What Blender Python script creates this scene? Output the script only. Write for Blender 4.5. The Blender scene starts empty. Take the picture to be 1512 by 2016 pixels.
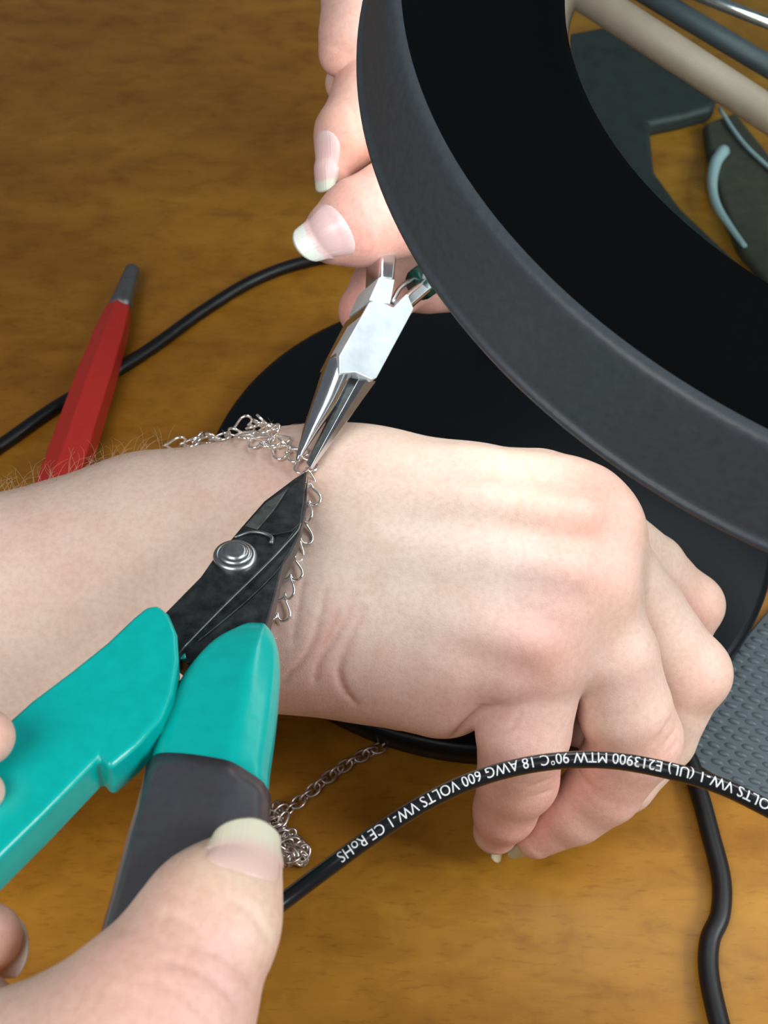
import bpy, bmesh, math, random
import numpy as np
from mathutils import Vector, Matrix

random.seed(7)
rng = np.random.default_rng(7)
SC = bpy.context.scene
COL = SC.collection
S = 0.01                      # everything below is measured in centimetres

# ------------------------------------------------------------------ camera
F = 2200.0; CX, CY = 756.0, 1008.0          # focal length and centre in pixels of a 1512 x 2016 frame
PITCH = math.radians(53.0)
CR = np.array([1.0, 0, 0])
CU = np.array([0, math.sin(PITCH), math.cos(PITCH)])
CF = np.array([0, math.cos(PITCH), -math.sin(PITCH)])
H = 31.0 * math.sin(PITCH)
CO = np.array([0, -H / math.tan(PITCH), H])
cd = bpy.data.cameras.new('camera'); cam = bpy.data.objects.new('camera', cd); COL.objects.link(cam)
cd.sensor_fit = 'HORIZONTAL'; cd.sensor_width = 36.0; cd.lens = F * 36.0 / 1512.0
cd.clip_start = 0.005; cd.clip_end = 20
cd.dof.use_dof = True; cd.dof.focus_distance = 0.205; cd.dof.aperture_fstop = 48
m = Matrix.Identity(4)
for i, v in enumerate((CR, CU, -CF)):
    for j in range(3): m[j][i] = v[j]
for j in range(3): m[j][3] = CO[j] * S
cam.matrix_world = m
SC.camera = cam
SC.view_settings.view_transform = 'Standard'; SC.view_settings.look = 'None'
SC.view_settings.gamma = 1.0; SC.view_settings.use_curve_mapping = False
SC.view_settings.exposure = 0.0

# ------------------------------------------------------------------ world and added fill lights
W = bpy.data.worlds.new('room'); SC.world = W; W.use_nodes = True
bg = W.node_tree.nodes['Background']; bg.inputs[0].default_value = (0.80, 0.88, 1.0, 1); bg.inputs[1].default_value = 0.17
def area(name, loc, target, size, power, color, size_y=None):
    l = bpy.data.lights.new(name, 'AREA'); l.energy = power; l.color = color; l.size = size * S
    if size_y: l.shape = 'RECTANGLE'; l.size_y = size_y * S
    o = bpy.data.objects.new(name, l); COL.objects.link(o)
    o.location = Vector(loc) * S
    o.rotation_euler = (Vector(target) - Vector(loc)).to_track_quat('-Z', 'Y').to_euler()
    return o
area('forearm_fill', (-16, -28, 44), (-4, -8, 3), 24, 1.3, (1.0, 0.98, 0.95))  # unseen fill light added low over the forearm to brighten it
area('side_fill', (64, -24, 52), (4, -8, 2), 26, 5.6, (0.92, 0.97, 1.0), 34)  # unseen soft light added at the right to grade the table brightness

# ------------------------------------------------------------------ helpers: pixels to places
def ray(px, py): return CF + CR * ((px - CX) / F) + CU * ((CY - py) / F)
def PD(px, py, d): return CO + ray(px, py) * d                       # at a depth along the view axis
def PZ(px, py, z): r = ray(px, py); return CO + r * ((z - CO[2]) / r[2])   # at a height above the table
def dep(p): return float(np.dot(np.asarray(p) - CO, CF))
def vn(v): v = np.asarray(v, float); return v / np.linalg.norm(v)
def spline(pts, n):
    pts = [np.asarray(p, float) for p in pts]
    P = [2 * pts[0] - pts[1]] + pts + [2 * pts[-1] - pts[-2]]
    out = []; segs = len(pts) - 1
    for s in np.linspace(0, segs, n):
        i = min(int(s), segs - 1); t = s - i
        a, b, c, d = P[i], P[i + 1], P[i + 2], P[i + 3]
        out.append(0.5 * ((2 * b) + (c - a) * t + (2 * a - 5 * b + 4 * c - d) * t * t + (3 * b - a - 3 * c + d) * t ** 3))
    return np.array(out)

# ------------------------------------------------------------------ helpers: objects
def thing(name, label, cat, loc, group=None):
    o = bpy.data.objects.new(name, None); COL.objects.link(o)
    o.empty_display_size = 0.01
    o.location = Vector(loc) * S; o['_o'] = [float(x) for x in loc]
    o['label'] = label; o['category'] = cat
    if group: o['group'] = group
    return o
def origin_of(p):
    while p is not None:
        if '_o' in p: return np.array(p['_o'])
        p = p.parent
    return np.zeros(3)
def mesh_obj(name, verts, faces, mat, parent=None, smooth=True, origin=None, bevel=0, segs=3, flat_angle=None):
    o0 = origin_of(parent) if parent is not None else (np.zeros(3) if origin is None else np.asarray(origin, float))
    me = bpy.data.meshes.new(name)
    V = (np.asarray(verts, float) - o0) * S
    me.from_pydata(V.tolist(), [], [list(map(int, f)) for f in faces])
    me.materials.append(mat)
    bm = bmesh.new(); bm.from_mesh(me); bmesh.ops.recalc_face_normals(bm, faces=bm.faces); bm.to_mesh(me); bm.free()
    if smooth: me.polygons.foreach_set('use_smooth', [True] * len(me.polygons))
    o = bpy.data.objects.new(name, me); COL.objects.link(o)
    if parent is not None: o.parent = parent
    else:
        o.location = Vector(o0) * S; o['_o'] = [float(x) for x in o0]
    if bevel:
        b = o.modifiers.new('bevel', 'BEVEL'); b.width = bevel * S; b.segments = segs; b.limit_method = 'ANGLE'; b.angle_limit = math.radians(28)
        b.harden_normals = True
    return o
def tag(o, label, cat, group=None):
    o['label'] = label; o['category'] = cat
    if group: o['group'] = group
    return o
def structure(o): o['kind'] = 'structure'; return o

def frames(C):
    T = np.gradient(C, axis=0); T /= np.linalg.norm(T, axis=1)[:, None]
    n = np.cross(T[0], [0.1, 0.2, 1.0]); n /= np.linalg.norm(n)
    N = []
    for t in T:
        n = n - t * np.dot(n, t); n /= np.linalg.norm(n); N.append(n)
    N = np.array(N); return T, N, np.cross(T, N)
def tube_geo(C, r, k=12, closed=False, cap=True):
    C = np.asarray(C, float); n = len(C); r = np.broadcast_to(np.asarray(r, float), (n,))
    if closed:
        T = np.roll(C, -1, 0) - np.roll(C, 1, 0); T /= np.linalg.norm(T, axis=1)[:, None]
        ax = vn(np.cross(C[0] - C.mean(0), C[n // 4] - C.mean(0)))
        N = np.tile(ax, (n, 1)); N -= T * (N * T).sum(1)[:, None]; N /= np.linalg.norm(N, axis=1)[:, None]
        B = np.cross(T, N)
    else: T, N, B = frames(C)
    a = np.linspace(0, 2 * np.pi, k, endpoint=False)
    V = (C[:, None, :] + r[:, None, None] * (np.cos(a)[None, :, None] * N[:, None, :] + np.sin(a)[None, :, None] * B[:, None, :])).reshape(-1, 3)
    Fc = []
    for i in range(n if closed else n - 1):
        for j in range(k):
            i2 = (i + 1) % n; j2 = (j + 1) % k
            Fc.append((i * k + j, i * k + j2, i2 * k + j2, i2 * k + j))
    if cap and not closed:
        Fc.append(tuple(range(k))[::-1]); Fc.append(tuple((n - 1) * k + j for j in range(k)))
    return V, Fc
def lathe_geo(c, n, prof, k=96, ref=None):
    n = vn(n); a = vn(np.cross(n, [0, 1, 0.03] if ref is None else ref)); b = np.cross(n, a); c = np.asarray(c, float)
    V = []; Fc = []
    th = np.linspace(0, 2 * np.pi, k, endpoint=False)
    for (r, h) in prof:
        for t in th: V.append(c + n * h + r * (math.cos(t) * a + math.sin(t) * b))
    for i in range(len(prof) - 1):
        for j in range(k):
            j2 = (j + 1) % k
            Fc.append((i * k + j, i * k + j2, (i + 1) * k + j2, (i + 1) * k + j))
    return V, Fc
def prism_geo(top, bot):
    n = len(top); V = list(top) + list(bot)
    Fc = [tuple(range(n)), tuple(range(2 * n - 1, n - 1, -1))]
    for i in range(n): j = (i + 1) % n; Fc.append((i, j, n + j, n + i))
    return V, Fc

# ------------------------------------------------------------------ helpers: materials
def mat(name, color=(.5, .5, .5), rough=0.5, metal=0.0, spec=0.5, coat=0.0):
    mt = bpy.data.materials.new(name); mt.use_nodes = True
    b = mt.node_tree.nodes['Principled BSDF']
    b.inputs['Base Color'].default_value = (*color, 1); b.inputs['Roughness'].default_value = rough
    b.inputs['Metallic'].default_value = metal; b.inputs['Specular IOR Level'].default_value = spec
    b.inputs['Coat Weight'].default_value = coat
    return mt
class NT:
    def __init__(s, mt): s.t = mt.node_tree; s.b = s.t.nodes['Principled BSDF']
    def n(s, typ, **kw):
        nd = s.t.nodes.new(typ)
        for k, v in kw.items():
            if k.startswith('i_'):
                key = k[2:]; key = int(key) if key.isdigit() else key.replace('_', ' ')
                nd.inputs[key].default_value = v
            else: setattr(nd, k, v)
        return nd
    def l(s, a, b): s.t.links.new(a, b)
    def coords(s, scale=(1, 1, 1), rot=(0, 0, 0), which='Object'):
        tc = s.n('ShaderNodeTexCoord'); mp = s.n('ShaderNodeMapping')
        mp.inputs['Scale'].default_value = scale; mp.inputs['Rotation'].default_value = rot
        s.l(tc.outputs[which], mp.inputs[0]); return mp.outputs[0]
    def ramp(s, fac, stops):
        r = s.n('ShaderNodeValToRGB'); e = r.color_ramp.elements
        while len(e) < len(stops): e.new(0.5)
        for x, (p, c) in zip(e, stops): x.position = p; x.color = (*c, 1)
        s.l(fac, r.inputs[0]); return r.outputs[0]
    def mix(s, fac, a, b, mode='MIX'):
        x = s.n('ShaderNodeMix', data_type='RGBA', blend_type=mode)
        for i, v in ((0, fac), (6, a), (7, b)):
            if isinstance(v, (int, float)): x.inputs[i].default_value = v
            elif isinstance(v, tuple): x.inputs[i].default_value = (*v, 1)
            else: s.l(v, x.inputs[i])
        return x.outputs[2]
    def bump(s, h, strength, dist, prev=None):
        b = s.n('ShaderNodeBump'); b.inputs['Strength'].default_value = strength; b.inputs['Distance'].default_value = dist
        s.l(h, b.inputs['Height'])
        if prev is not None: s.l(prev, b.inputs['Normal'])
        return b.outputs[0]

def make_wood():
    mt = mat('varnished_wood', rough=0.36, spec=0.28); q = NT(mt)
    c1 = q.coords((9, 34, 30), (0, 0, 0.42)); n1 = q.n('ShaderNodeTexNoise', i_Scale=1.0, i_Detail=5.0, i_Roughness=0.55); q.l(c1, n1.inputs['Vector'])
    c2 = q.coords((70, 120, 100), (0, 0, 0.5)); n2 = q.n('ShaderNodeTexNoise', i_Scale=1.0, i_Detail=4.0, i_Roughness=0.6, i_Distortion=0.6); q.l(c2, n2.inputs['Vector'])
    c3 = q.coords((210, 1000, 400), (0, 0, 0.42)); n3 = q.n('ShaderNodeTexNoise', i_Scale=1.0, i_Detail=2.0); q.l(c3, n3.inputs['Vector'])
    col = q.ramp(n1.outputs['Fac'], [(0.25, (0.245, 0.096, 0.009)), (0.5, (0.325, 0.140, 0.013)), (0.75, (0.41, 0.195, 0.021))])
    col2 = q.ramp(n2.outputs['Fac'], [(0.3, (0.70, 0.64, 0.5)), (0.52, (1, 1, 1)), (0.75, (1.15, 1.2, 1.3))])
    col = q.mix(0.75, col, col2, 'MULTIPLY')
    pores = q.ramp(n3.outputs['Fac'], [(0.30, (0.55, 0.5, 0.42)), (0.42, (1, 1, 1))])
    col = q.mix(0.4, col, pores, 'MULTIPLY')
    q.l(col, q.b.inputs['Base Color'])
    q.l(q.bump(n3.outputs['Fac'], 0.06, 0.0004), q.b.inputs['Normal'])
    return mt
WOOD = make_wood()

def make_skin(name):
    mt = mat(name, rough=0.52, spec=0.36); q = NT(mt)
    at = q.n('ShaderNodeAttribute', attribute_name='tone')
    c = q.coords((1, 1, 1))
    n1 = q.n('ShaderNodeTexNoise', i_Scale=130.0, i_Detail=4.0, i_Roughness=0.6); q.l(c, n1.inputs['Vector'])
    mott = q.ramp(n1.outputs['Fac'], [(0.3, (0.93, 0.86, 0.83)), (0.52, (1, 1, 1)), (0.75, (1.05, 1.07, 1.08))])
    col = q.mix(0.6, at.outputs['Color'], mott, 'MULTIPLY')
    n0 = q.n('ShaderNodeTexNoise', i_Scale=900.0, i_Detail=2.0); q.l(c, n0.inputs['Vector'])
    fine = q.ramp(n0.outputs['Fac'], [(0.3, (0.92, 0.88, 0.86)), (0.6, (1.03, 1.03, 1.03))])
    col = q.mix(0.75, col, fine, 'MULTIPLY')
    q.l(col, q.b.inputs['Base Color'])
    q.b.inputs['Subsurface Weight'].default_value = 0.22
    q.b.inputs['Subsurface Radius'].default_value = (1.0, 0.36, 0.18)
    q.b.inputs['Subsurface Scale'].default_value = 0.004
    v = q.n('ShaderNodeTexVoronoi', feature='DISTANCE_TO_EDGE', i_Scale=1500.0); q.l(c, v.inputs['Vector'])
    h1 = q.ramp(v.outputs['Distance'], [(0.0, (0, 0, 0)), (0.18, (1, 1, 1))])
    nb = q.bump(h1, 0.13, 0.00016)
    cw = q.coords((430, 60, 60)); n2 = q.n('ShaderNodeTexNoise', i_Scale=2.2, i_Detail=3.0); q.l(cw, n2.inputs['Vector'])
    nb = q.bump(n2.outputs['Fac'], 0.13, 0.0003, nb)
    q.l(nb, q.b.inputs['Normal'])
    return mt
SKIN = make_skin('skin')
def make_nail():
    mt = mat('fingernail', rough=0.22, spec=0.5); q = NT(mt)
    at = q.n('ShaderNodeAttribute', attribute_name='tone')
    q.l(at.outputs['Color'], q.b.inputs['Base Color'])
    q.b.inputs['Subsurface Weight'].default_value = 0.15; q.b.inputs['Subsurface Scale'].default_value = 0.002
    cw = q.coords((1, 1, 1), which='UV'); w = q.n('ShaderNodeTexNoise', i_Scale=1.0, i_Detail=2.0)
    mp = q.n('ShaderNodeMapping'); mp.inputs['Scale'].default_value = (1.2, 26, 1); q.l(cw, mp.inputs[0]); q.l(mp.outputs[0], w.inputs['Vector'])
    q.l(q.bump(w.outputs['Fac'], 0.3, 0.0004), q.b.inputs['Normal'])
    return mt
NAIL = make_nail()

def noisy(name, color, rough, scale, amt, bumpd=0.0, metal=0.0, spec=0.5, stretch=(1, 1, 1), rrange=None):
    mt = mat(name, color, rough, metal, spec); q = NT(mt)
    c = q.coords(stretch); n = q.n('ShaderNodeTexNoise', i_Scale=scale, i_Detail=5.0, i_Roughness=0.6); q.l(c, n.inputs['Vector'])
    lo = tuple(x * (1 - amt) for x in color); hi = tuple(min(1, x * (1 + amt)) for x in color)
    q.l(q.ramp(n.outputs['Fac'], [(0.3, lo), (0.7, hi)]), q.b.inputs['Base Color'])
    if bumpd: q.l(q.bump(n.outputs['Fac'], 0.4, bumpd), q.b.inputs['Normal'])
    if rrange:
        mr = q.n('ShaderNodeMapRange', i_3=rrange[0], i_4=rrange[1]); q.l(n.outputs['Fac'], mr.inputs[0]); q.l(mr.outputs[0], q.b.inputs['Roughness'])
    return mt
LAMP_BLACK = noisy('black_matt_plastic', (0.050, 0.060, 0.070), 0.46, 700, 0.12, 0.00025, spec=0.45)
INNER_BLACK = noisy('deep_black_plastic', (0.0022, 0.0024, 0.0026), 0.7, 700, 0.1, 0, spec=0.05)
BASE_BLACK = noisy('black_base_paint', (0.0035, 0.005, 0.006), 0.30, 900, 0.2, 0.00003, spec=0.18)
CORD = noisy('black_cord_rubber', (0.006, 0.006, 0.007), 0.42, 500, 0.15, 0.0001, spec=0.35)
WIRE = noisy('black_wire_insulation', (0.007, 0.007, 0.008), 0.22, 500, 0.1, 0, spec=0.6)
INK = mat('white_wire_print', (0.75, 0.76, 0.76), 0.6)
TEAL = noisy('teal_vinyl_grip', (0.0, 0.385, 0.350), 0.22, 350, 0.06, 0.00015, spec=0.42)
SLEEVE = noisy('dark_grey_sleeve', (0.050, 0.049, 0.056), 0.29, 900, 0.10, 0.00008, spec=0.7)
STEEL_BLACK = noisy('blackened_steel', (0.034, 0.039, 0.040), 0.34, 420, 0.55, 0.0002, metal=0.6, spec=0.5, rrange=(0.2, 0.5))
STEEL_EDGE = noisy('worn_steel_edge', (0.20, 0.22, 0.22), 0.35, 400, 0.3, metal=0.8)
PIVOT = noisy('turned_steel', (0.42, 0.43, 0.43), 0.34, 500, 0.2, metal=1.0)
CHROME = noisy('polished_steel', (0.66, 0.67, 0.68), 0.20, 350, 0.10, metal=1.0, rrange=(0.14, 0.26))
CHROME_FLAT = noisy('brushed_steel', (0.66, 0.72, 0.76), 0.36, 200, 0.12, metal=0.5, rrange=(0.28, 0.45))
GREEN_GRIP = mat('dark_green_dipped_grip', (0.004, 0.035, 0.026), 0.18)
SILVER = mat('silver_wire', (0.90, 0.87, 0.82), 0.16, 0.9)
OLD_SILVER = mat('dull_silver_wire', (0.62, 0.55, 0.50), 0.30, 1.0)
RED = noisy('red_plastic', (0.52, 0.026, 0.018), 0.40, 300, 0.06)
PEN_METAL = noisy('grey_pen_metal', (0.26, 0.27, 0.27), 0.38, 400, 0.15, metal=0.9)
MAT_GREY = noisy('grey_rubber_mat', (0.060, 0.078, 0.088), 0.5, 500, 0.12, 0.0001)
HAIR = mat('fine_arm_hair', (0.55, 0.40, 0.26), 0.4)
BEIGE = noisy('beige_painted_metal', (0.36, 0.26, 0.20), 0.5, 120, 0.06)

# ------------------------------------------------------------------ helpers: soft bodies as distance fields
def smin(a, b, k):
    h = np.maximum(k - np.abs(a - b), 0.0) / k
    return np.minimum(a, b) - h * h * k * 0.25
def smax(a, b, k): return -smin(-a, -b, k)
def cone(p, a, b, ra, rb):
    ba = b - a; L = float(ba @ ba)
    pa = p - a
    h = np.clip((pa @ ba) / L, 0, 1) if L > 1e-9 else np.zeros(len(p))
    q = pa - h[:, None] * ba
    return np.sqrt((q * q).sum(1)) - (ra + (rb - ra) * h)
class Chain:
    def __init__(s, nodes, k=0.25): s.n = nodes; s.k = k              # nodes: (centre, radius)
    def __call__(s, p):
        d = None
        for (a, ra), (b, rb) in zip(s.n[:-1], s.n[1:]):
            e = cone(p, a, b, ra, rb); d = e if d is None else smin(d, e, s.k)
        return d
def NZ(px, py, z, r): c = PZ(px, py, z); return (c, r * dep(c) / F)   # a joint: pixel, height, radius in pixels
def ND(px, py, d, r): return (PD(px, py, d), r * d / F)                # a joint: pixel, depth, radius in pixels
def surface_nets(sdf, lo, hi, h):
    lo = np.asarray(lo, float); hi = np.asarray(hi, float)
    q = 4
    n = (np.ceil((hi - lo) / (h * q)).astype(int)) + 1
    ax = [lo[i] + np.arange(n[i]) * h * q for i in range(3)]
    G = np.stack(np.meshgrid(*ax, indexing='ij'), -1).reshape(-1, 3)
    Dc = sdf(G).reshape(n)
    N = (n - 1) * q + 1
    D = np.repeat(np.repeat(np.repeat(Dc, q, 0), q, 1), q, 2)[:N[0], :N[1], :N[2]].copy()
    near = np.zeros(N, bool)
    idx = np.argwhere(np.abs(Dc) < h * q * 2.0)
    off = np.arange(-q, q + 1)
    for a in idx * q:
        s = [slice(max(0, a[i] - q), min(N[i], a[i] + q + 1)) for i in range(3)]
        near[s[0], s[1], s[2]] = True
    pts = np.argwhere(near)
    vals = np.empty(len(pts))
    for i in range(0, len(pts), 400000): vals[i:i + 400000] = sdf(lo + pts[i:i + 400000] * h)
    D[near] = vals
    sg = D < 0
    cell = np.zeros(np.array(D.shape) - 1, int)
    acc = np.zeros(cell.shape + (3,)); cnt = np.zeros(cell.shape)
    sh = [D.shape[i] - 1 for i in range(3)]
    corners = [(i, j, k) for i in (0, 1) for j in (0, 1) for k in (0, 1)]
    def cut(A, c): return A[c[0]:c[0] + sh[0], c[1]:c[1] + sh[1], c[2]:c[2] + sh[2]]
    tot = sum(cut(sg, c).astype(int) for c in corners)
    act = (tot > 0) & (tot < 8)
    ci = np.argwhere(act)
    pos = np.zeros((len(ci), 3)); num = np.zeros(len(ci))
    for a in corners:
        for axn in range(3):
            if a[axn] == 1: continue
            b = list(a); b[axn] = 1
            da = D[ci[:, 0] + a[0], ci[:, 1] + a[1], ci[:, 2] + a[2]]; db = D[ci[:, 0] + b[0], ci[:, 1] + b[1], ci[:, 2] + b[2]]
            mk = (da < 0) != (db < 0)
            t = np.where(mk, da / np.where(mk, da - db, 1), 0)
            e = np.tile(np.array(a, float), (len(ci), 1)); e[:, axn] += t
            pos += e * mk[:, None]; num += mk
    V = lo + (ci + pos / num[:, None]) * h
    cid = -np.ones(act.shape, int); cid[act] = np.arange(len(ci))
    faces = []
    for axn in range(3):
        A = sg; o1 = [slice(None)] * 3; o2 = [slice(None)] * 3
        o1[axn] = slice(0, -1); o2[axn] = slice(1, None)
        ch = A[tuple(o1)] != A[tuple(o2)]
        e = np.argwhere(ch)
        u, w = (axn + 1) % 3, (axn + 2) % 3
        ok = (e[:, u] > 0) & (e[:, w] > 0) & (e[:, u] < cid.shape[u]) & (e[:, w] < cid.shape[w])
        e = e[ok]
        def g(du, dw):
            x = e.copy(); x[:, u] -= du; x[:, w] -= dw; return cid[x[:, 0], x[:, 1], x[:, 2]]
        qd = np.stack([g(1, 1), g(0, 1), g(0, 0), g(1, 0)], 1)
        inside = A[tuple(e.T)]
        qd[~inside] = qd[~inside][:, ::-1]
        faces.append(qd)
    Fc = np.concatenate(faces); Fc = Fc[(Fc >= 0).all(1)]
    def grad(P):
        e = h * 0.5; g = np.empty_like(P)
        for i in range(3):
            d = np.zeros(3); d[i] = e
            g[:, i] = (sdf(P + d) - sdf(P - d)) / (2 * e)
        return g
    for _ in range(2):
        g = grad(V); d = sdf(V); gg = np.maximum((g * g).sum(1), 0.2)
        V = V - np.clip(d / gg, -h, h)[:, None] * g
    return V, Fc
def trace_many(sdf, pix, start=9.0):
    pix = np.asarray(pix, float)
    R = CF[None] + CR[None] * ((pix[:, :1] - CX) / F) + CU[None] * ((CY - pix[:, 1:2]) / F)
    L = np.linalg.norm(R, axis=1); t = np.full(len(pix), start); live = np.ones(len(pix), bool)
    for _ in range(110):
        ix = np.where(live)[0]
        if not len(ix): break
        d = sdf(CO + R[ix] * t[ix][:, None])
        t[ix] += np.where(d < .002, 0, np.maximum(d, .002) / L[ix] * .92)
        live[ix] = (d >= .002) & (t[ix] < 45)
    P = CO + R * t[:, None]; P[t >= 45] = np.nan
    return P
def trace(sdf, px, py, start=9.0):
    p = trace_many(sdf, [(px, py)], start)[0]
    return None if np.isnan(p[0]) else p
def normals(sdf, P, e=0.06):
    g = np.stack([sdf(P + d) - sdf(P - d) for d in np.eye(3) * e], 1)
    return g / np.linalg.norm(g, axis=1)[:, None]
def sdf_normal(sdf, p, e=0.06):
    g = np.array([float(sdf((p + d)[None])[0] - sdf((p - d)[None])[0]) for d in np.eye(3) * e])
    return vn(g)
def body(name, sdf, lo, hi, h, tone, parent=None):
    V, Fc = surface_nets(sdf, lo, hi, h)
    T = tone(V)
    o0 = origin_of(parent)
    me = bpy.data.meshes.new(name)
    me.vertices.add(len(V)); me.vertices.foreach_set('co', ((V - o0) * S).astype(np.float32).ravel())
    me.loops.add(len(Fc) * 4); me.loops.foreach_set('vertex_index', Fc.astype(np.int32).ravel())
    me.polygons.add(len(Fc)); me.polygons.foreach_set('loop_start', np.arange(0, len(Fc) * 4, 4, dtype=np.int32))
    me.update(calc_edges=True); me.validate()
    me.polygons.foreach_set('use_smooth', [True] * len(me.polygons))
    a = me.color_attributes.new('tone', 'FLOAT_COLOR', 'POINT')
    a.data.foreach_set('color', np.c_[T, np.ones(len(T))].astype(np.float32).ravel())
    me.materials.append(SKIN)
    o = bpy.data.objects.new(name, me); COL.objects.link(o); o.parent = parent
    return o
def toner(base, spots):
    base = np.array(base)
    def f(V):
        c = np.tile(base, (len(V), 1))
        for (p, r, colr, amt) in spots:
            w = amt * np.exp(-((V - p) ** 2).sum(1) / (r * r))
            c = c * (1 - w[:, None]) + np.array(colr) * w[:, None]
        return c
    return f
def nail(parent, base, tip, normal, width, curve=0.55, tipw=0.8, free=0.72, thick=0.045, pink=(0.72, 0.46, 0.44), white=(0.80, 0.77, 0.66), arch=0.0, moon=True, sdf=None, lift=.03, upto=.72, soft=.04):
    base = np.asarray(base, float); tip = np.asarray(tip, float)
    ax = tip - base; L = np.linalg.norm(ax); ax = ax / L
    nrm = vn(np.asarray(normal) - ax * np.dot(normal, ax)); sd = np.cross(ax, nrm)
    nu, nv = 26, 19
    V = []; T = []; UV = []
    for layer in (0, 1):
        for i in range(nu):
            u = i / (nu - 1)
            if u < 0.35: w = math.sqrt(max(0, 1 - ((0.35 - u) / 0.35) ** 2)) * 0.62 + 0.38
            else: w = 1.0 + (tipw - 1.0) * ((u - 0.35) / 0.65)
            for j in range(nv):
                v = -1 + 2 * j / (nv - 1)
                uu = u
                end = 0.16 * v * v * (u ** 3)                       # rounded free edge
                root = 0.16 * v * v * ((1 - u) ** 3)
                p = base + ax * L * (uu - end + root) + sd * (0.5 * width * w * math.sin(v * 1.15) / math.sin(1.15)) \
                    - nrm * (curve * width * 0.5 * (1 - math.cos(v * 1.15))) + nrm * arch * (4 * u * (1 - u)) * 0.25 - nrm * thick * layer
                V.append(p); UV.append((u, (v + 1) / 2))
                fr = min(1, max(0, (u - (free - 0.05 * (1 - v * v) - 0.0) ) / soft))
                c = np.array(pink) * (1 - fr) + np.array(white) * fr
                if moon and u < 0.24 and fr == 0:
                    g = max(0, 1 - (u / 0.24) ** 2 - v * v * 0.6); c = c * (1 - 0.45 * g) + np.array((0.78, 0.66, 0.66)) * 0.45 * g
                T.append(c)
    n1 = nu * nv; Fc = []
    if sdf is not None:                                       # seat the plate on the skin, leaving the free edge to stand off
        V = np.array(V); n0 = nu * nv
        uu = np.array([x[0] for x in UV[:n0]]); vv = np.abs(np.array([x[1] for x in UV[:n0]]) * 2 - 1)
        want = lift - .075 * vv ** 6 - .07 * (1 - uu) ** 10
        last = int(upto * (nu - 1)); D0 = V[:n0].copy()
        for _ in range(5):
            g = normals(sdf, V[:n0]); V[:n0] += g * ((want - sdf(V[:n0])) * .9)[:, None]
        M0 = (V[:n0] - D0).reshape(nu, nv, 3)
        for i in range(last + 1, nu): M0[i] = M0[last] + (M0[last] - M0[last - 3]) / 3 * (i - last) * .25
        V[:n0] = D0 + M0.reshape(-1, 3)
        for _ in range(3):
            dd_ = sdf(V[:n0]); g = normals(sdf, V[:n0]); V[:n0] += g * np.where((uu > upto) & (dd_ < .02), .02 - dd_, 0)[:, None]
        g = normals(sdf, V[:n0], .15); V[n0:] = V[:n0] - g * thick
        V = list(V)
    for i in range(nu - 1):
        for j in range(nv - 1):
            a = i * nv + j
            Fc.append((a, a + 1, a + nv + 1, a + nv)); Fc.append((n1 + a, n1 + a + nv, n1 + a + nv + 1, n1 + a + 1))
    rim = [j for j in range(nv)] + [i * nv + nv - 1 for i in range(1, nu)] + [(nu - 1) * nv + j for j in range(nv - 2, -1, -1)] + [i * nv for i in range(nu - 2, 0, -1)]
    for a, b in zip(rim, rim[1:] + rim[:1]): Fc.append((a, b, n1 + b, n1 + a))
    o = mesh_obj('fingernail', V, Fc, NAIL, parent)
    a = o.data.color_attributes.new('tone', 'FLOAT_COLOR', 'POINT')
    a.data.foreach_set('color', np.c_[np.array(T), np.ones(len(T))].astype(np.float32).ravel())
    uvl = o.data.uv_layers.new(name='UVMap')
    for lp in o.data.loops: uvl.data[lp.index].uv = UV[lp.vertex_index]
    return o

# ================================================================== TABLE
tv = []
for z in (0, -2.5):
    for x, y in ((-45, -30), (55, -30), (55, 60), (-45, 60)): tv.append((x, y, z))
table = mesh_obj('table', tv, [(0, 1, 2, 3), (7, 6, 5, 4), (0, 4, 5, 1), (1, 5, 6, 2), (2, 6, 7, 3), (3, 7, 4, 0)], WOOD, smooth=False, origin=(5, 10, 0))
tag(table, 'varnished honey brown wooden tabletop under everything', 'table')

# ================================================================== MAGNIFYING LAMP
def camv(x, y, z): return CO + CR * x + CU * y + CF * z
LC = camv(10.59, 8.05, 20.66)
LN = vn(CR * 0.03 + CU * 0.52 - CF)
BASE_C = np.array([2.74, 0.22, 0.0]); BASE_R = 7.8
lamp = thing('magnifying_lamp', 'black round magnifying lamp with glass lens and flat disc base', 'lamp', BASE_C)
V, Fc = lathe_geo(BASE_C, (0, 0, 1), [(0.001, 0.02), (BASE_R - .1, 0.02), (BASE_R, 0.15), (BASE_R, 0.65), (BASE_R - .05, 0.76), (BASE_R - .2, 0.82), (0.001, 0.82)], 160)
mesh_obj('base', V, Fc, BASE_BLACK, lamp, bevel=0)
prof = [(11.02, 0.02), (11.1, 0.08), (11.1, 0.16), (11.06, 0.19), (11.02, 0.20), (10.99, 0.3), (10.90, 0.6), (10.78, 1.0), (10.66, 1.4), (10.60, 1.58), (10.56, 1.66), (10.50, 1.71), (10.42, 1.72), (10.36, 1.70)]
V, Fc = lathe_geo(LC, LN, prof, 200); head = mesh_obj('head_shell', V, Fc, LAMP_BLACK, lamp)
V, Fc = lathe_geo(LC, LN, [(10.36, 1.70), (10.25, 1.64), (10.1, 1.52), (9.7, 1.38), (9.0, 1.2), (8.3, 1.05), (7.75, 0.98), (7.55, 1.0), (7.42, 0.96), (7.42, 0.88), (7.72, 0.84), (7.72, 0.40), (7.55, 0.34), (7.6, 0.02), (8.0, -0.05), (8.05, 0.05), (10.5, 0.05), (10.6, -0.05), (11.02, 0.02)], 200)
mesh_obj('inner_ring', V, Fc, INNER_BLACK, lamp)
GLASS = bpy.data.materials.new('lens_glass'); GLASS.use_nodes = True
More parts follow.
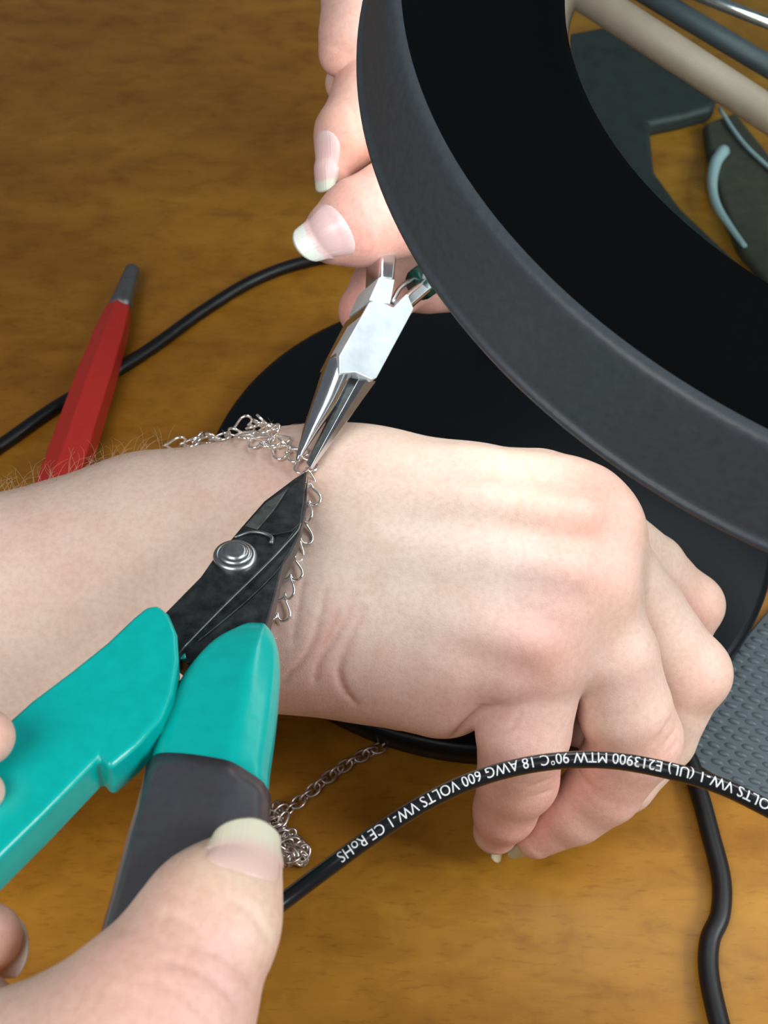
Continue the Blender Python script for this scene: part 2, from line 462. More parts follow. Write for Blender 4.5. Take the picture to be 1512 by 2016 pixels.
gb = GLASS.node_tree.nodes['Principled BSDF']; gb.inputs['Base Color'].default_value = (0.80, 0.93, 0.88, 1); gb.inputs['Roughness'].default_value = 0.0
gb.inputs['Transmission Weight'].default_value = 1.0; gb.inputs['IOR'].default_value = 1.12
pl = [(7.69, 0.60)] + [(7.69 * (1 - t), 0.62 + 0.16 * (1 - (1 - t) ** 2)) for t in np.linspace(0, .999, 16)] + [(7.69 * t, 0.58 - 0.16 * (1 - t ** 2)) for t in np.linspace(.001, 1, 16)] + [(7.69, 0.60)]
V, Fc = lathe_geo(LC, LN, pl, 128); mesh_obj('lens', V, Fc, GLASS, lamp)
LED = bpy.data.materials.new('led_diffuser'); LED.use_nodes = True
eb = LED.node_tree.nodes['Principled BSDF']; eb.inputs['Emission Color'].default_value = (0.90, 0.97, 1.0, 1); eb.inputs['Emission Strength'].default_value = 6.4
V, Fc = lathe_geo(LC, LN, [(8.2, 0.04), (8.2, -0.02), (10.3, -0.02), (10.3, 0.04), (8.2, 0.04)], 96); mesh_obj('led_ring', V, Fc, LED, lamp)
# support: a post from the back of the base to a joint, parallel bars out to the right, a link up to the head
JL, JR = PD(1085, -72, 31.1), PD(1960, 492, 31.1)
V, Fc = tube_geo(np.array([(3.4, 6.6, 0.75), (3.7, 8.2, 3.0), JL]), .5, 16); mesh_obj('support_post', V, Fc, LAMP_BLACK, lamp)
bd = vn(JR - JL)
for (p0, p1, dd, r, mt_, nm) in (((1080, -62), (1960, 502), 31.0, .45, BEIGE, 'support_bar'), ((1170, -75), (1990, 406), 31.4, .28, LAMP_BLACK, 'support_bar'), ((1270, -50), (1990, 234), 31.0, .16, CHROME, 'tension_rod')):
    V, Fc = tube_geo(np.array([PD(*p0, dd), PD(*p1, dd)]), r, 16); mesh_obj(nm, V, Fc, mt_, lamp)
for pts in ([PD(1068, -66, 31.1), PD(1275, -56, 31.2)], [PD(1950, 510, 31.1), PD(1998, 225, 31.2)]):
    V, Fc = tube_geo(np.array([pts[0], (pts[0] + pts[1]) / 2, pts[1]]), [.6, .62, .5], 20); mesh_obj('pivot_joint', V, Fc, LAMP_BLACK, lamp)
V, Fc = tube_geo(spline([PD(1975, 370, 31.1), np.array([20.5, 6.0, 10.0]), LC + np.array([10.2, 2.2, 0.6])], 20), .45, 16); mesh_obj('head_link', V, Fc, LAMP_BLACK, lamp)

# ================================================================== DARK THINGS SEEN THROUGH THE LENS
def flat_thing(name, label, cat, pix, z, mt, bev):
    T = [PZ(1884 + (x - 1884) * .95, 151 + (y - 151) * .95, z) for x, y in pix]; B = [np.array([t[0], t[1], .02]) for t in T]
    V, Fc = prism_geo(T, B); o = mesh_obj(name, V, Fc, mt, origin=np.array([np.mean([t[0] for t in T]), np.mean([t[1] for t in T]), 0]), bevel=bev, segs=4)
    return tag(o, label, cat)
flat_thing('pouch', 'dark greenish pouch on the table, seen blurred through the lamp lens', 'pouch', [(1080, 60), (1180, 40), (1330, 120), (1410, 165), (1395, 205), (1330, 222), (1265, 235), (1275, 330), (1330, 405), (1420, 490), (1512, 575), (1540, 680), (1300, 560), (1130, 380)], .7, noisy('dark_green_fabric', (.020, .026, .025), .6, 200, .3), .25)
cl = flat_thing('folded_cloth', 'dark brownish cloth with pale blue modelled glints, under the lamp lens', 'cloth', [(1375, 235), (1440, 212), (1512, 300), (1600, 400), (1620, 560), (1512, 560), (1445, 480), (1425, 430), (1392, 330)], .5, noisy('dark_brown_fabric', (.035, .034, .022), .7, 200, .3), .2)
PALE_GLINT = mat('pale_blue_glint', (.30, .40, .42), .5)  # pale strips modelled in place of highlights on the dark shape
V, Fc = tube_geo(spline([PZ(x, y, .6) for x, y in ((1438, 285), (1422, 310), (1416, 350), (1425, 390), (1450, 430), (1480, 470))], 24), np.linspace(.24, .08, 24), 8); mesh_obj('glint', V, Fc, PALE_GLINT, cl)
V, Fc = tube_geo(spline([PZ(x, y, .62) for x, y in ((1430, 205), (1460, 250), (1490, 285), (1540, 330))], 14), .07, 8); mesh_obj('glint', V, Fc, PALE_GLINT, cl)

# ================================================================== ARM AND CURLED HAND (person wearing the bracelet)
def r_px(n): return n
A = {}
fore1 = Chain([NZ(-420, 1320, 5.0, 235), NZ(0, 1188, 5.1, 205), NZ(300, 1096, 5.2, 200), NZ(560, 1048, 5.3, 194), NZ(700, 1040, 5.4, 176)], 0.3)
fore2 = Chain([NZ(-420, 1560, 4.6, 245), NZ(0, 1390, 4.8, 200), NZ(293, 1272, 4.9, 185), NZ(545, 1196, 4.9, 174), NZ(700, 1200, 4.9, 168)], 0.3)
mc = [Chain([NZ(700, 1024, 5.6, 168), NZ(900, 998, 6.2, 120), NZ(1060, 974, 6.8, 80), NZ(1145, 1004, 6.9, 66)], .3),
      Chain([NZ(700, 1060, 5.7, 165), NZ(950, 1032, 6.5, 118), NZ(1100, 1034, 6.95, 88), NZ(1180, 1056, 6.9, 72)], .3),
      Chain([NZ(700, 1130, 5.6, 155), NZ(950, 1125, 6.2, 115), NZ(1090, 1140, 6.5, 92), NZ(1165, 1165, 6.4, 84)], .3),
      Chain([NZ(700, 1200, 5.3, 165), NZ(900, 1255, 5.6, 128), NZ(1010, 1285, 5.8, 96), NZ(1070, 1310, 5.6, 84)], .3),
      Chain([NZ(640, 1246, 4.6, 134), NZ(760, 1280, 4.5, 132), NZ(850, 1328, 4.4, 114), NZ(884, 1350, 4.3, 96)], .3),
      Chain([NZ(900, 1160, 6.2, 115), NZ(1085, 1215, 6.25, 80)], .3),
      Chain([NZ(760, 1100, 4.4, 150), NZ(950, 1150, 4.6, 140), NZ(1060, 1180, 5.0, 110)], .3)]
f_little = Chain([NZ(1070, 1310, 5.6, 82), NZ(1030, 1440, 4.5, 92), NZ(1016, 1532, 3.1, 76), NZ(994, 1596, 2.1, 62), NZ(976, 1636, 1.35, 45)], .12)
f_ring = Chain([NZ(1165, 1165, 6.4, 84), NZ(1206, 1290, 5.5, 88), NZ(1230, 1395, 4.5, 91), NZ(1246, 1462, 3.7, 86), NZ(1190, 1548, 2.6, 74), NZ(1130, 1597, 1.9, 64), NZ(1056, 1648, 1.2, 42)], .12)
f_mid = Chain([NZ(1180, 1056, 6.9, 72), NZ(1265, 1200, 5.0, 80), NZ(1345, 1322, 3.7, 84), NZ(1300, 1450, 2.4, 68), NZ(1230, 1540, 2.0, 58), NZ(1160, 1600, 1.2, 48)], .12)
f_index = Chain([NZ(1145, 1004, 6.9, 66), NZ(1285, 1115, 4.6, 62), NZ(1358, 1192, 3.3, 58), NZ(1330, 1300, 2.3, 52), NZ(1260, 1420, 1.75, 46)], .12)
thumb1 = Chain([NZ(820, 1040, 3.8, 120), NZ(1000, 1220, 3.2, 85), NZ(1090, 1350, 3.0, 62), NZ(1135, 1425, 2.8, 42)], .2)
bumps = [(NZ(1148, 978, 7.1, 50), .7), (NZ(1188, 1030, 7.15, 52), .8), (NZ(1180, 1140, 6.75, 52), .7), (NZ(1080, 1288, 6.0, 52), .6),
         (NZ(1374, 1326, 3.9, 60), .35), (NZ(1276, 1448, 3.95, 62), .35), (NZ(1370, 1190, 3.5, 48), .4), (NZ(1036, 1536, 3.2, 52), .4),
         (NZ(560, 1230, 6.0, 90), 1.2)]
tendons = [(Chain([NZ(720, 930, 7.0, 26), NZ(900, 915, 7.5, 24), NZ(1110, 935, 7.75, 22)], .1), .5), (Chain([NZ(720, 990, 7.35, 26), NZ(950, 985, 7.75, 24), NZ(1150, 1010, 7.85, 22)], .1), .55),
           (Chain([NZ(760, 1090, 7.2, 24), NZ(960, 1100, 7.35, 22), NZ(1130, 1125, 7.35, 20)], .1), .5), (Chain([NZ(840, 1200, 6.6, 24), NZ(960, 1240, 6.75, 22), NZ(1050, 1270, 6.75, 20)], .1), .5)]
def hand1_raw(p):
    d = smin(fore1(p), fore2(p), 2.0)
    e = None
    for c in mc: e = c(p) if e is None else smin(e, c(p), 0.8)
    for c, k in tendons: e = smin(e, c(p), k)
    d = smin(d, e, 1.1)
    d = smin(d, thumb1(p), 0.3)
    fl = smin(d, f_little(p), 0.14)
    fr = smin(d, f_ring(p), 0.35); fm = smin(d, f_mid(p), 0.35); fi = smin(d, f_index(p), 0.35)
    d = smin(smin(fl, fr, .05), smin(fm, fi, .05), .05)
    for (c, r), k in bumps:
        d = smin(d, np.sqrt(((p - c) ** 2).sum(1)) - r, k)
    return d
crease_px = [([(640, 1165), (622, 1245), (600, 1292), (552, 1345)], .030, .055),
             ([(700, 1172), (668, 1240), (642, 1282), (627, 1308), (620, 1342)], .030, .06),
             ([(716, 1200), (684, 1270), (667, 1318), (676, 1356), (700, 1386)], .034, .07),
             ([(598, 1130), (585, 1210), (576, 1262)], .028, .03),
             ([(664, 1200), (650, 1240), (632, 1275)], .026, .025),
             ([(950, 1392), (918, 1425), (888, 1458)], .04, .14),
             ([(1026, 1404), (1000, 1440), (962, 1454)], .028, .035),
             ([(1052, 1568), (1088, 1556)], .025, .03), ([(1045, 1550), (1084, 1533)], .025, .03),
             ([(1286, 1466), (1318, 1420)], .024, .03), ([(1300, 1478), (1332, 1434)], .024, .03), ([(1308, 1490), (1334, 1462)], .024, .025),
             ([(1398, 1298), (1412, 1330), (1400, 1362)], .024, .02),
             ([(1142, 1490), (1138, 1520), (1162, 1548)], .03, .05)]
CRE = []
for pts, r, dpt in crease_px:
    q = trace_many(hand1_raw, spline([np.array(x, float) for x in pts], 3 * len(pts)))
    CRE.append((q[~np.isnan(q[:, 0])], r, dpt))
CRE_BOX = [(c.min(0) - .5, c.max(0) + .5) for c, _, _ in CRE]
def hand1(p):
    d = hand1_raw(p)
    for (c, r, dpt), (lo, hi) in zip(CRE, CRE_BOX):
        mk = ((p > lo) & (p < hi)).all(1)
        if not mk.any(): continue
        pp = p[mk]; e = None
        n = len(c) - 1
        for i in range(n):
            t0 = math.sin(math.pi * (i + .35) / (n + .7)); t1 = math.sin(math.pi * (i + 1.35) / (n + .7))
            x = cone(pp, c[i], c[i + 1], r * t0, r * t1)
            e = x if e is None else np.minimum(e, x)
        a_ = np.abs(e + r * .7)
        d[mk] += dpt * (1.15 * np.exp(-a_ ** 2 / (2 * (r * 1.0) ** 2)) + .25 * np.exp(-a_ / (r * 4)) - .06 * np.exp(-(a_ - r * 5.5) ** 2 / (2 * (r * 2.2) ** 2)))
    return d
def sp(sdf, px, py): return trace(sdf, px, py)
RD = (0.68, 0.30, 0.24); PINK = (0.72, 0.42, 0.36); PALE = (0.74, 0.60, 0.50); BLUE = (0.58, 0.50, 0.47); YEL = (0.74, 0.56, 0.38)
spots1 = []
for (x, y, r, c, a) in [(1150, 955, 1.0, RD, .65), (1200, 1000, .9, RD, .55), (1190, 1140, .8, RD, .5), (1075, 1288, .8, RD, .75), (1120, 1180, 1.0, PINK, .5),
                        (960, 1300, 1.6, PINK, .5), (1000, 1570, 1.3, RD, .6), (1180, 1560, 1.4, RD, .7), (960, 1640, 1.0, RD, .7), (1060, 1650, 1.0, RD, .7), (1000, 1440, 1.0, PINK, .6), (1300, 1480, .7, RD, .4),  # lower-finger redness partly puts the shade of their fronts into colour
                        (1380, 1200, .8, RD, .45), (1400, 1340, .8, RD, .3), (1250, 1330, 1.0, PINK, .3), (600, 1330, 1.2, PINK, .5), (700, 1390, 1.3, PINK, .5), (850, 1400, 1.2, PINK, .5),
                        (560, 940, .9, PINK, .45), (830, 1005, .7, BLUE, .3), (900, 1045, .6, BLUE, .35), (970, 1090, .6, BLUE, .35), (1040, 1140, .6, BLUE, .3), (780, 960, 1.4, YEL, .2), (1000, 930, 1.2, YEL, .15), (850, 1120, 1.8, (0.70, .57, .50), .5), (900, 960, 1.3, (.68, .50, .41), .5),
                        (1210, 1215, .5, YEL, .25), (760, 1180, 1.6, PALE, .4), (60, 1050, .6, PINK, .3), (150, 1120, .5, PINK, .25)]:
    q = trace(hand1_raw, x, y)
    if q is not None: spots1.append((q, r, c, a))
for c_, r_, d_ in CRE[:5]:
    for q in c_[1:-1:2]: spots1.append((q, .16, RD, .22))  # skin flush along the creases, also painting in some crease shade
person1 = thing('person', "person's bare right forearm and loosely curled hand in the middle, chain on the wrist", 'person', (-8, -6, 0))
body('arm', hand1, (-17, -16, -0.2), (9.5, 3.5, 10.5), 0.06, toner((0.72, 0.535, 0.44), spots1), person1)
nail(person1, PZ(1000, 1625, 1.2), PZ(983, 1698, 0.6), (0.75, -0.6, 0.1), 0.62, white=(.55, .48, .30), pink=(.6, .4, .33), free=.3)
nail(person1, PZ(1075, 1668, 1.1), PZ(1004, 1690, 0.55), (-0.1, -0.9, 0.0), 0.62, white=(.55, .48, .30), pink=(.6, .4, .33), free=.3)
# fine hairs standing along the far edge of the forearm
HV, HF = [], []
hx = np.array([random.uniform(-40, 430) if i < 120 else random.uniform(430, 700) for i in range(150)])
lo_ = np.full(len(hx), 700.); hi_ = np.full(len(hx), 1200.)
for _ in range(12):
    mid = (lo_ + hi_) / 2; miss = np.isnan(trace_many(hand1_raw, np.c_[hx, mid], 15.0)[:, 0])
    lo_ = np.where(miss, mid, lo_); hi_ = np.where(miss, hi_, mid)
hp = trace_many(hand1_raw, np.c_[hx, hi_ + rng.uniform(.5, 12, len(hx))], 15.0)
hn = normals(hand1_raw, hp)
for x, p, nrm in zip(hx, hp, hn):
    L = random.uniform(.25, .85) * (1 if x < 330 else .4)
    dirv = vn(nrm * .5 + CR * random.uniform(-.4, 1.1) + CU * random.uniform(-.1, .7))
    c = [p - nrm * .03, p + dirv * L * .5, p + dirv * L * .85 + CR * random.uniform(-.2, .3) * L - CU * .12 * L]
    tv_, tf_ = tube_geo(spline(c, 6), np.linspace(.0030, .0010, 6), 3)
    b0 = len(HV); HV += list(tv_); HF += [tuple(b0 + k for k in f) for f in tf_]
hair = mesh_obj('arm_hair', HV, HF, HAIR, person1); hair['kind'] = 'stuff'

# ================================================================== THE WORKING PERSON'S HANDS
person2 = thing('person', 'person whose hands squeeze teal cutters at lower left and hold steel pliers above', 'person', (0, -20, 0))
# --- right hand: thumb on the dark grip, fingertips wrapping round at the frame edge
th2 = Chain([ND(487, 1692, 14.3, 62), ND(458, 1748, 14.1, 90), ND(410, 1838, 13.8, 120), ND(325, 1962, 13.4, 154), ND(220, 2110, 13.0, 190)], .3)
web2 = Chain([ND(300, 2040, 13.4, 150), ND(90, 2110, 13.4, 150), ND(-160, 2160, 13.6, 200)], .4)
fa = Chain([ND(-28, 1452, 14.7, 56), ND(-110, 1480, 14.7, 66), ND(-260, 1640, 15.5, 90), ND(-300, 2000, 14.4, 130)], .3)
fb = Chain([ND(-34, 1560, 14.6, 42), ND(-110, 1610, 14.6, 60), ND(-260, 1720, 15.2, 90), ND(-300, 2050, 14.2, 130)], .3)
fc = Chain([ND(-24, 1846, 14.6, 66), ND(-110, 1866, 14.6, 78), ND(-260, 1930, 14.6, 95), ND(-300, 2080, 14.0, 130)], .3)
fd = Chain([ND(-42, 1992, 14.0, 72), ND(-150, 2010, 14.4, 80), ND(-260, 2080, 14.2, 110)], .3)
lump2 = [(ND(395, 1795, 13.9, 105), .5), (ND(465, 1830, 13.7, 62), .4)]
def hand2(p):
    d = smin(th2(p), web2(p), 0.9)
    for (c, r), k in lump2: d = smin(d, np.sqrt(((p - c) ** 2).sum(1)) - r, k)
    e = np.minimum(np.minimum(fa(p), fb(p)), smin(fc(p), fd(p), .05))
    return smin(d, e, .08)
cre2 = []
for pts in ([(455, 1770), (500, 1800), (530, 1850)], [(380, 1865), (440, 1880), (500, 1930)], [(330, 1890), (400, 1915), (470, 1975)], [(290, 1930), (350, 1950), (420, 2010)], [(330, 1800), (370, 1815), (400, 1850)], [(240, 1950), (300, 1985), (350, 2016)]):
    q = trace_many(hand2, spline([np.array(x, float) for x in pts], 6)); cre2.append(q[~np.isnan(q[:, 0])])
def hand2c(p):
    d = hand2(p)
    for c in cre2:
        lo, hi = c.min(0) - .3, c.max(0) + .3
        mk = ((p > lo) & (p < hi)).all(1)
        if mk.any():
            e = None
            for i in range(len(c) - 1):
                x = cone(p[mk], c[i], c[i + 1], 0, 0); e = x if e is None else np.minimum(e, x)
            d[mk] += 0.030 * np.exp(-e ** 2 / (2 * .036 ** 2))
    return d
spots2 = []
for (x, y, r, c, a) in [(470, 1720, .55, (.78, .62, .42), .7), (400, 1760, .5, YEL, .6), (520, 1830, .4, (.78, .68, .48), .6), (430, 1830, .8, (.78, .50, .44), .5), (300, 1980, 1.2, RD, .35), (400, 1950, .9, PINK, .5), (10, 1850, .6, RD, .6), (5, 1450, .5, RD, .35)]:
    q = trace(hand2, x, y)
    if q is not None: spots2.append((q, r, c, a))
body('right_hand', hand2c, (-9, -22.6, 4.0), (1.0, -10.0, 17.5), 0.055, toner((0.74, 0.50, 0.40), spots2), person2)
def on(sdf, px, py, off): p = trace(sdf, px, py); return p + sdf_normal(sdf, p) * off
# thumb nail (seen from its end and top)
nail(person2, PD(476, 1732, 13.5), PD(492, 1608, 14.2), vn(-CF * .8 + CR * .5), 1.16, curve=.55, tipw=.9, free=.56, white=(.70, .66, .50), pink=(.74, .51, .44), sdf=hand2, upto=.55, moon=False, soft=.22)
nail(person2, PD(-60, 1846, 15.1), PD(57, 1846, 14.85), vn(CF * .9 + CR * .2 + CU * .1), .95, curve=.6, tipw=.95, free=.25, white=(.85, .82, .74), pink=(.7, .45, .42))
# --- left hand: thumb over the pliers, fingers behind, mostly hidden under the lamp head
th3 = Chain([ND(652, 462, 24.2, 56), ND(705, 440, 24.3, 82), ND(785, 408, 24.6, 92), ND(900, 365, 25.0, 98), ND(1000, 325, 25.6, 120)], .3)
g_b = Chain([ND(655, 335, 25.2, 36), ND(684, 268, 25.3, 62), ND(730, 190, 25.4, 72), ND(800, 110, 25.6, 78), ND(950, 180, 26.2, 105)], .3)
g_a = Chain([ND(667, 112, 25.2, 38), ND(692, 70, 25.2, 62), ND(712, -10, 25.4, 74), ND(820, -60, 25.6, 80), ND(950, 100, 26.2, 105)], .3)
g_c = Chain([ND(682, 165, 26.4, 42), ND(730, 120, 26.5, 50), ND(850, 100, 26.5, 70), ND(950, 180, 26.4, 100)], .3)
g_d = Chain([ND(722, 612, 26.3, 56), ND(765, 560, 26.4, 66), ND(850, 500, 26.4, 72), ND(980, 380, 26.3, 100)], .3)
g_e = Chain([ND(790, 558, 27.0, 54), ND(845, 556, 26.9, 55), ND(895, 552, 26.8, 54), ND(980, 450, 26.6, 90)], .3)
palm3 = Chain([ND(960, 300, 26.2, 120), ND(980, 190, 26.4, 110)], .3)
def hand3(p):
    d = palm3(p)
    a = smin(d, th3(p), .5)
    for g in (g_b, g_a, g_c, g_d, g_e): a = np.minimum(a, smin(d, g(p), .4))
    return a
cre3 = []
for pts in ([(868, 585), (872, 605)], [(745, 345), (770, 420)], [(760, 340), (790, 420)], [(690, 210), (705, 260)]):
    q = trace_many(hand3, spline([np.array(x, float) for x in pts], 5)); cre3.append(q[~np.isnan(q[:, 0])])
def hand3c(p):
    d = hand3(p)
    for c in cre3:
        lo, hi = c.min(0) - .3, c.max(0) + .3
        mk = ((p > lo) & (p < hi)).all(1)
        if mk.any():
            e = None
            for i in range(len(c) - 1):
                x = cone(p[mk], c[i], c[i + 1], 0, 0); e = x if e is None else np.minimum(e, x)
            d[mk] += 0.022 * np.exp(-e ** 2 / (2 * .05 ** 2))
    return d
spots3 = []
for (x, y, r, c, a) in [(740, 430, 1.3, (.78, .33, .27), .75), (700, 500, .8, (.80, .40, .34), .6), (690, 290, .9, (.76, .35, .26), .65), (670, 120, .6, RD, .5), (690, 600, .8, (.70, .28, .25), .6), (840, 590, .9, RD, .4)]:
    q = trace(hand3, x, y)
    if q is not None: spots3.append((q, r, c, a))
body('left_hand', hand3c, (-2.8, -2.5, 3.0), (6.0, 10.5, 15.0), 0.06, toner((0.74, 0.47, 0.39), spots3), person2)
nail(person2, PD(700, 440, 23.6), PD(584, 496, 23.7), vn(-CF * .95 + CU * .12), 1.36, curve=.5, tipw=.88, free=.76, white=(.78, .77, .71), pink=(.82, .54, .53), sdf=hand3, upto=.66)
nail(person2, PD(632, 246, 24.7), PD(640, 378, 24.9), vn(-CR * .7 - CF * .7), 0.95, curve=.5, tipw=.8, free=.86, white=(.72, .72, .60), pink=(.76, .50, .48), sdf=hand3, upto=.7)
# ================================================================== TEAL HANDLED CUTTERS
class Plane:
    def __init__(s, a, b, roll):
        s.a = PD(*a); s.b = PD(*b); ax = vn(s.b - s.a)
        img = vn(np.array([b[0] - a[0], b[1] - a[1]])); perp = CR * -img[1] + CU * -img[0]
        if perp @ CR < 0: perp = -perp
        perp = vn(perp * math.cos(roll) + CF * math.sin(roll))
        n = vn(np.cross(ax, perp)); s.n = n if n @ CF < 0 else -n
        s.ax = ax; s.perp = perp
    def at(s, px, py, off=0.0):
        r = ray(px, py); q = s.a + s.n * off
        return CO + r * (((q - CO) @ s.n) / (r @ s.n))
CP = Plane((600, 925, 21.1), (200, 1870, 13.9), -math.radians(18))
cut = thing('wire_cutters', 'black-jawed wire cutters with teal grips, one sleeved in dark grey', 'cutters', CP.at(460, 1095))
def smooth_poly(pts, n): 
    P = [np.array(p, float) for p in pts]
    out = spline(P + [P[0]], n + 1)[:-1]
    return out
def slab(name, plane, pts, top, bot, mt, parent, bevel, segs=4, smooth_n=0, tops=None, shrink=1.0):
    P = smooth_poly(pts, smooth_n) if smooth_n else [np.array(p, float) for p in pts]
    T = [plane.at(p[0], p[1], top if tops is None else tops[i]) for i, p in enumerate(P)]
    B = [t - plane.n * (top - bot) for t in T]
    V, Fc = prism_geo(T, B)
    return mesh_obj(name, V, Fc, mt, parent, bevel=bevel, segs=segs)
# jaw with the pivot (front) and jaw behind it
def taper_slab(name, plane, pts, tops, bots, mt, parent, bevel=0.03, segs=2):
    T = [plane.at(p[0], p[1], t) for p, t in zip(pts, tops)]
    B = [plane.at(p[0], p[1], t) - plane.n * (t - b) for p, t, b in zip(pts, tops, bots)]
    V, Fc = prism_geo(T, B)
    return mesh_obj(name, V, Fc, mt, parent, bevel=bevel, segs=segs, smooth=True)
jf = [(604, 926), (580, 941), (520, 986), (476, 1036), (456, 1060), (425, 1092), (395, 1135), (326, 1205), (300, 1290), (350, 1290), (440, 1192), (500, 1134), (553, 1082), (590, 1036), (599, 985)]
jt = [.02, .05, .1, .14, .17, .2, .2, .2, .2, .2, .2, .2, .2, .16, .1]
jb = [-.03, -.06, -.1, -.2, -.25, -.25, -.25, -.25, -.25, -.25, -.25, -.25, -.25, -.2, -.1]
jaw1 = taper_slab('jaw', CP, jf, jt, jb, STEEL_BLACK, cut, .035)
# raised ridge facet and groove lip on the front jaw
rid = [(601, 930), (574, 955), (545, 1000), (506, 1046), (540, 1052), (575, 1045), (592, 1030), (598, 985)]
taper_slab('jaw_facet', CP, rid, [.05, .10, .14, .19, .22, .22, .18, .12], [0] * 8, STEEL_BLACK, jaw1, .02)
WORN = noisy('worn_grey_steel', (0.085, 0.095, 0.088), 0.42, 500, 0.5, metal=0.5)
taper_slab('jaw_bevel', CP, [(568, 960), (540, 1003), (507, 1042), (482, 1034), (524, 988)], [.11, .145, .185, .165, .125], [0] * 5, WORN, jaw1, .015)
lip = spline([np.array(x, float) for x in ((462, 1058), (490, 1048), (515, 1049), (535, 1058), (533, 1070))], 16)
V, Fc = tube_geo(np.array([CP.at(x, y, .20) for x, y in lip]), np.linspace(.02, .045, 16), 8); mesh_obj('groove_lip', V, Fc, STEEL_EDGE, jaw1)
edge = spline([np.array(x, float) for x in ((592, 1030), (585, 1046), (562, 1072), (540, 1096), (505, 1131), (440, 1194), (352, 1284))], 30)
V, Fc = tube_geo(np.array([CP.at(x, y, .185) for x, y in edge]), .016, 6); mesh_obj('worn_edge', V, Fc, STEEL_EDGE, jaw1)
jr = [(607, 928), (603, 1000), (590, 1052), (572, 1088), (556, 1112), (545, 1160), (524, 1235), (450, 1280), (370, 1306), (345, 1290), (440, 1188), (500, 1130), (553, 1078), (590, 1030)]
jaw2 = taper_slab('jaw', CP, jr, [0, .02, .06, .08, .08, .08, .06, .04, .04, .08, .1, .1, .1, .08], [-.05, -.15, -.3, -.35, -.4, -.45, -.45, -.4, -.4, -.3, -.3, -.3, -.3, -.2], STEEL_BLACK, cut, .04)
V, Fc = tube_geo(np.array([CP.at(x, y, .10) for x, y in spline([np.array(p, float) for p in ((560, 1102), (548, 1120), (520, 1150), (470, 1196), (390, 1262))], 18)]), .014, 6); mesh_obj('worn_edge', V, Fc, STEEL_BLACK, jaw2)
pr = 42 * dep(CP.at(463, 1095)) / F
V, Fc = lathe_geo(CP.at(463, 1098, .18), CP.n, [(pr, -.1), (pr * 1.02, .04), (pr * .97, .08), (pr * .86, .10), (pr * .80, .10), (pr * .78, .085), (pr * .72, .13), (pr * .62, .15), (pr * .56, .135), (pr * .52, .17), (pr * .44, .19), (pr * .40, .19), (.001, .20)], 48)
mesh_obj('pivot_screw', V, Fc, PIVOT, cut)
gl = [(312, 1188), (333, 1206), (349, 1245), (352, 1296), (340, 1362), (318, 1412), (270, 1466), (215, 1512), (195, 1490), (90, 1598), (-60, 1745), (-190, 1880), (-260, 1800), (-150, 1600), (-60, 1482), (0, 1432), (60, 1378), (140, 1318), (210, 1262), (262, 1213), (288, 1192)]
g1 = slab('grip', CP, gl, .62, -.10, TEAL, cut, .20, 5)
V, Fc = tube_geo(np.array([CP.at(x, y, -.05) for x, y in ((345, 1270), (360, 1288), (358, 1306))]), .13, 10); mesh_obj('grip_lug', V, Fc, TEAL, g1)
RX = np.linspace(-1, 1, 81)
_raw = np.interp(RX, [-1, -.985, -.93, -.8, .30, .40, .86, .96, .99, 1], [0, .3, .52, .66, 1.0, 1.0, .62, .42, .2, 0])
RY = np.convolve(np.pad(_raw, 4, mode='edge'), np.ones(9) / 9, 'valid'); RY[0] = RY[-1] = 0
def loft(name, rows, e, mt, parent, lift_fn=None, k=72, shrink=1.0):
    V = []; upd = vn(CP.at(430, 1470) - CP.at(400, 1600))
    for i, (x0, y0, x1, y1, hh, off) in enumerate(rows):
        a = CP.at(x0, y0, off); b = CP.at(x1, y1, off); c = (a + b) / 2; hw = (b - a) / 2 * shrink
        for j in range(k):
            t = 2 * math.pi * j / k; ct, st = math.cos(t), math.sin(t)
            X = math.copysign(abs(ct) ** e, ct); Y = math.copysign(abs(st) ** e, st)
            if st > 0: X = ct; Y = float(np.interp(ct, RX, RY))          # ridged upper side
            p = c + hw * X + CP.n * (hh * Y)
            if lift_fn: p = p + upd * lift_fn(i, ct, st)
            V.append(p)
    Fc = []; n = len(rows)
    for i in range(n - 1):
        for j in range(k): j2 = (j + 1) % k; Fc.append((i * k + j, i * k + j2, (i + 1) * k + j2, (i + 1) * k + j))
    Fc.append(tuple(range(k))); Fc.append(tuple(range((n - 1) * k, n * k)))
    return mesh_obj(name, V, Fc, mt, parent)
rows = spline([np.array(r, float) for r in ((512, 1232, 522, 1236, .05, .0), (488, 1236, 534, 1250, .22, .0), (458, 1250, 546, 1276, .34, 0), (412, 1278, 552, 1322, .44, 0), (368, 1326, 548, 1388, .50, 0), (334, 1386, 541, 1452, .52, 0), (310, 1452, 532, 1516, .54, 0), (296, 1516, 526, 1566, .54, 0), (300, 1590, 500, 1640, .5, 0))], 40)
g2 = loft('grip', rows, .50, TEAL, cut)
# dark sleeve: rounded tube pulled over the lower grip, its mouth cut on a curve
rows = [(284, 1524, 534, 1572, .59, 0), (279, 1550, 532, 1598, .60, 0), (264, 1605, 529, 1640, .61, 0), (246, 1665, 516, 1690, .62, 0), (220, 1765, 474, 1800, .62, 0), (183, 1898, 424, 1930, .62, 0), (128, 2060, 352, 2100, .62, 0)]
loft('grip_sleeve', rows, .66, SLEEVE, cut, lambda i, ct, st: max(0, st) * (0.12 - .10 * ct) * (1 if i == 0 else .5 if i == 1 else 0))

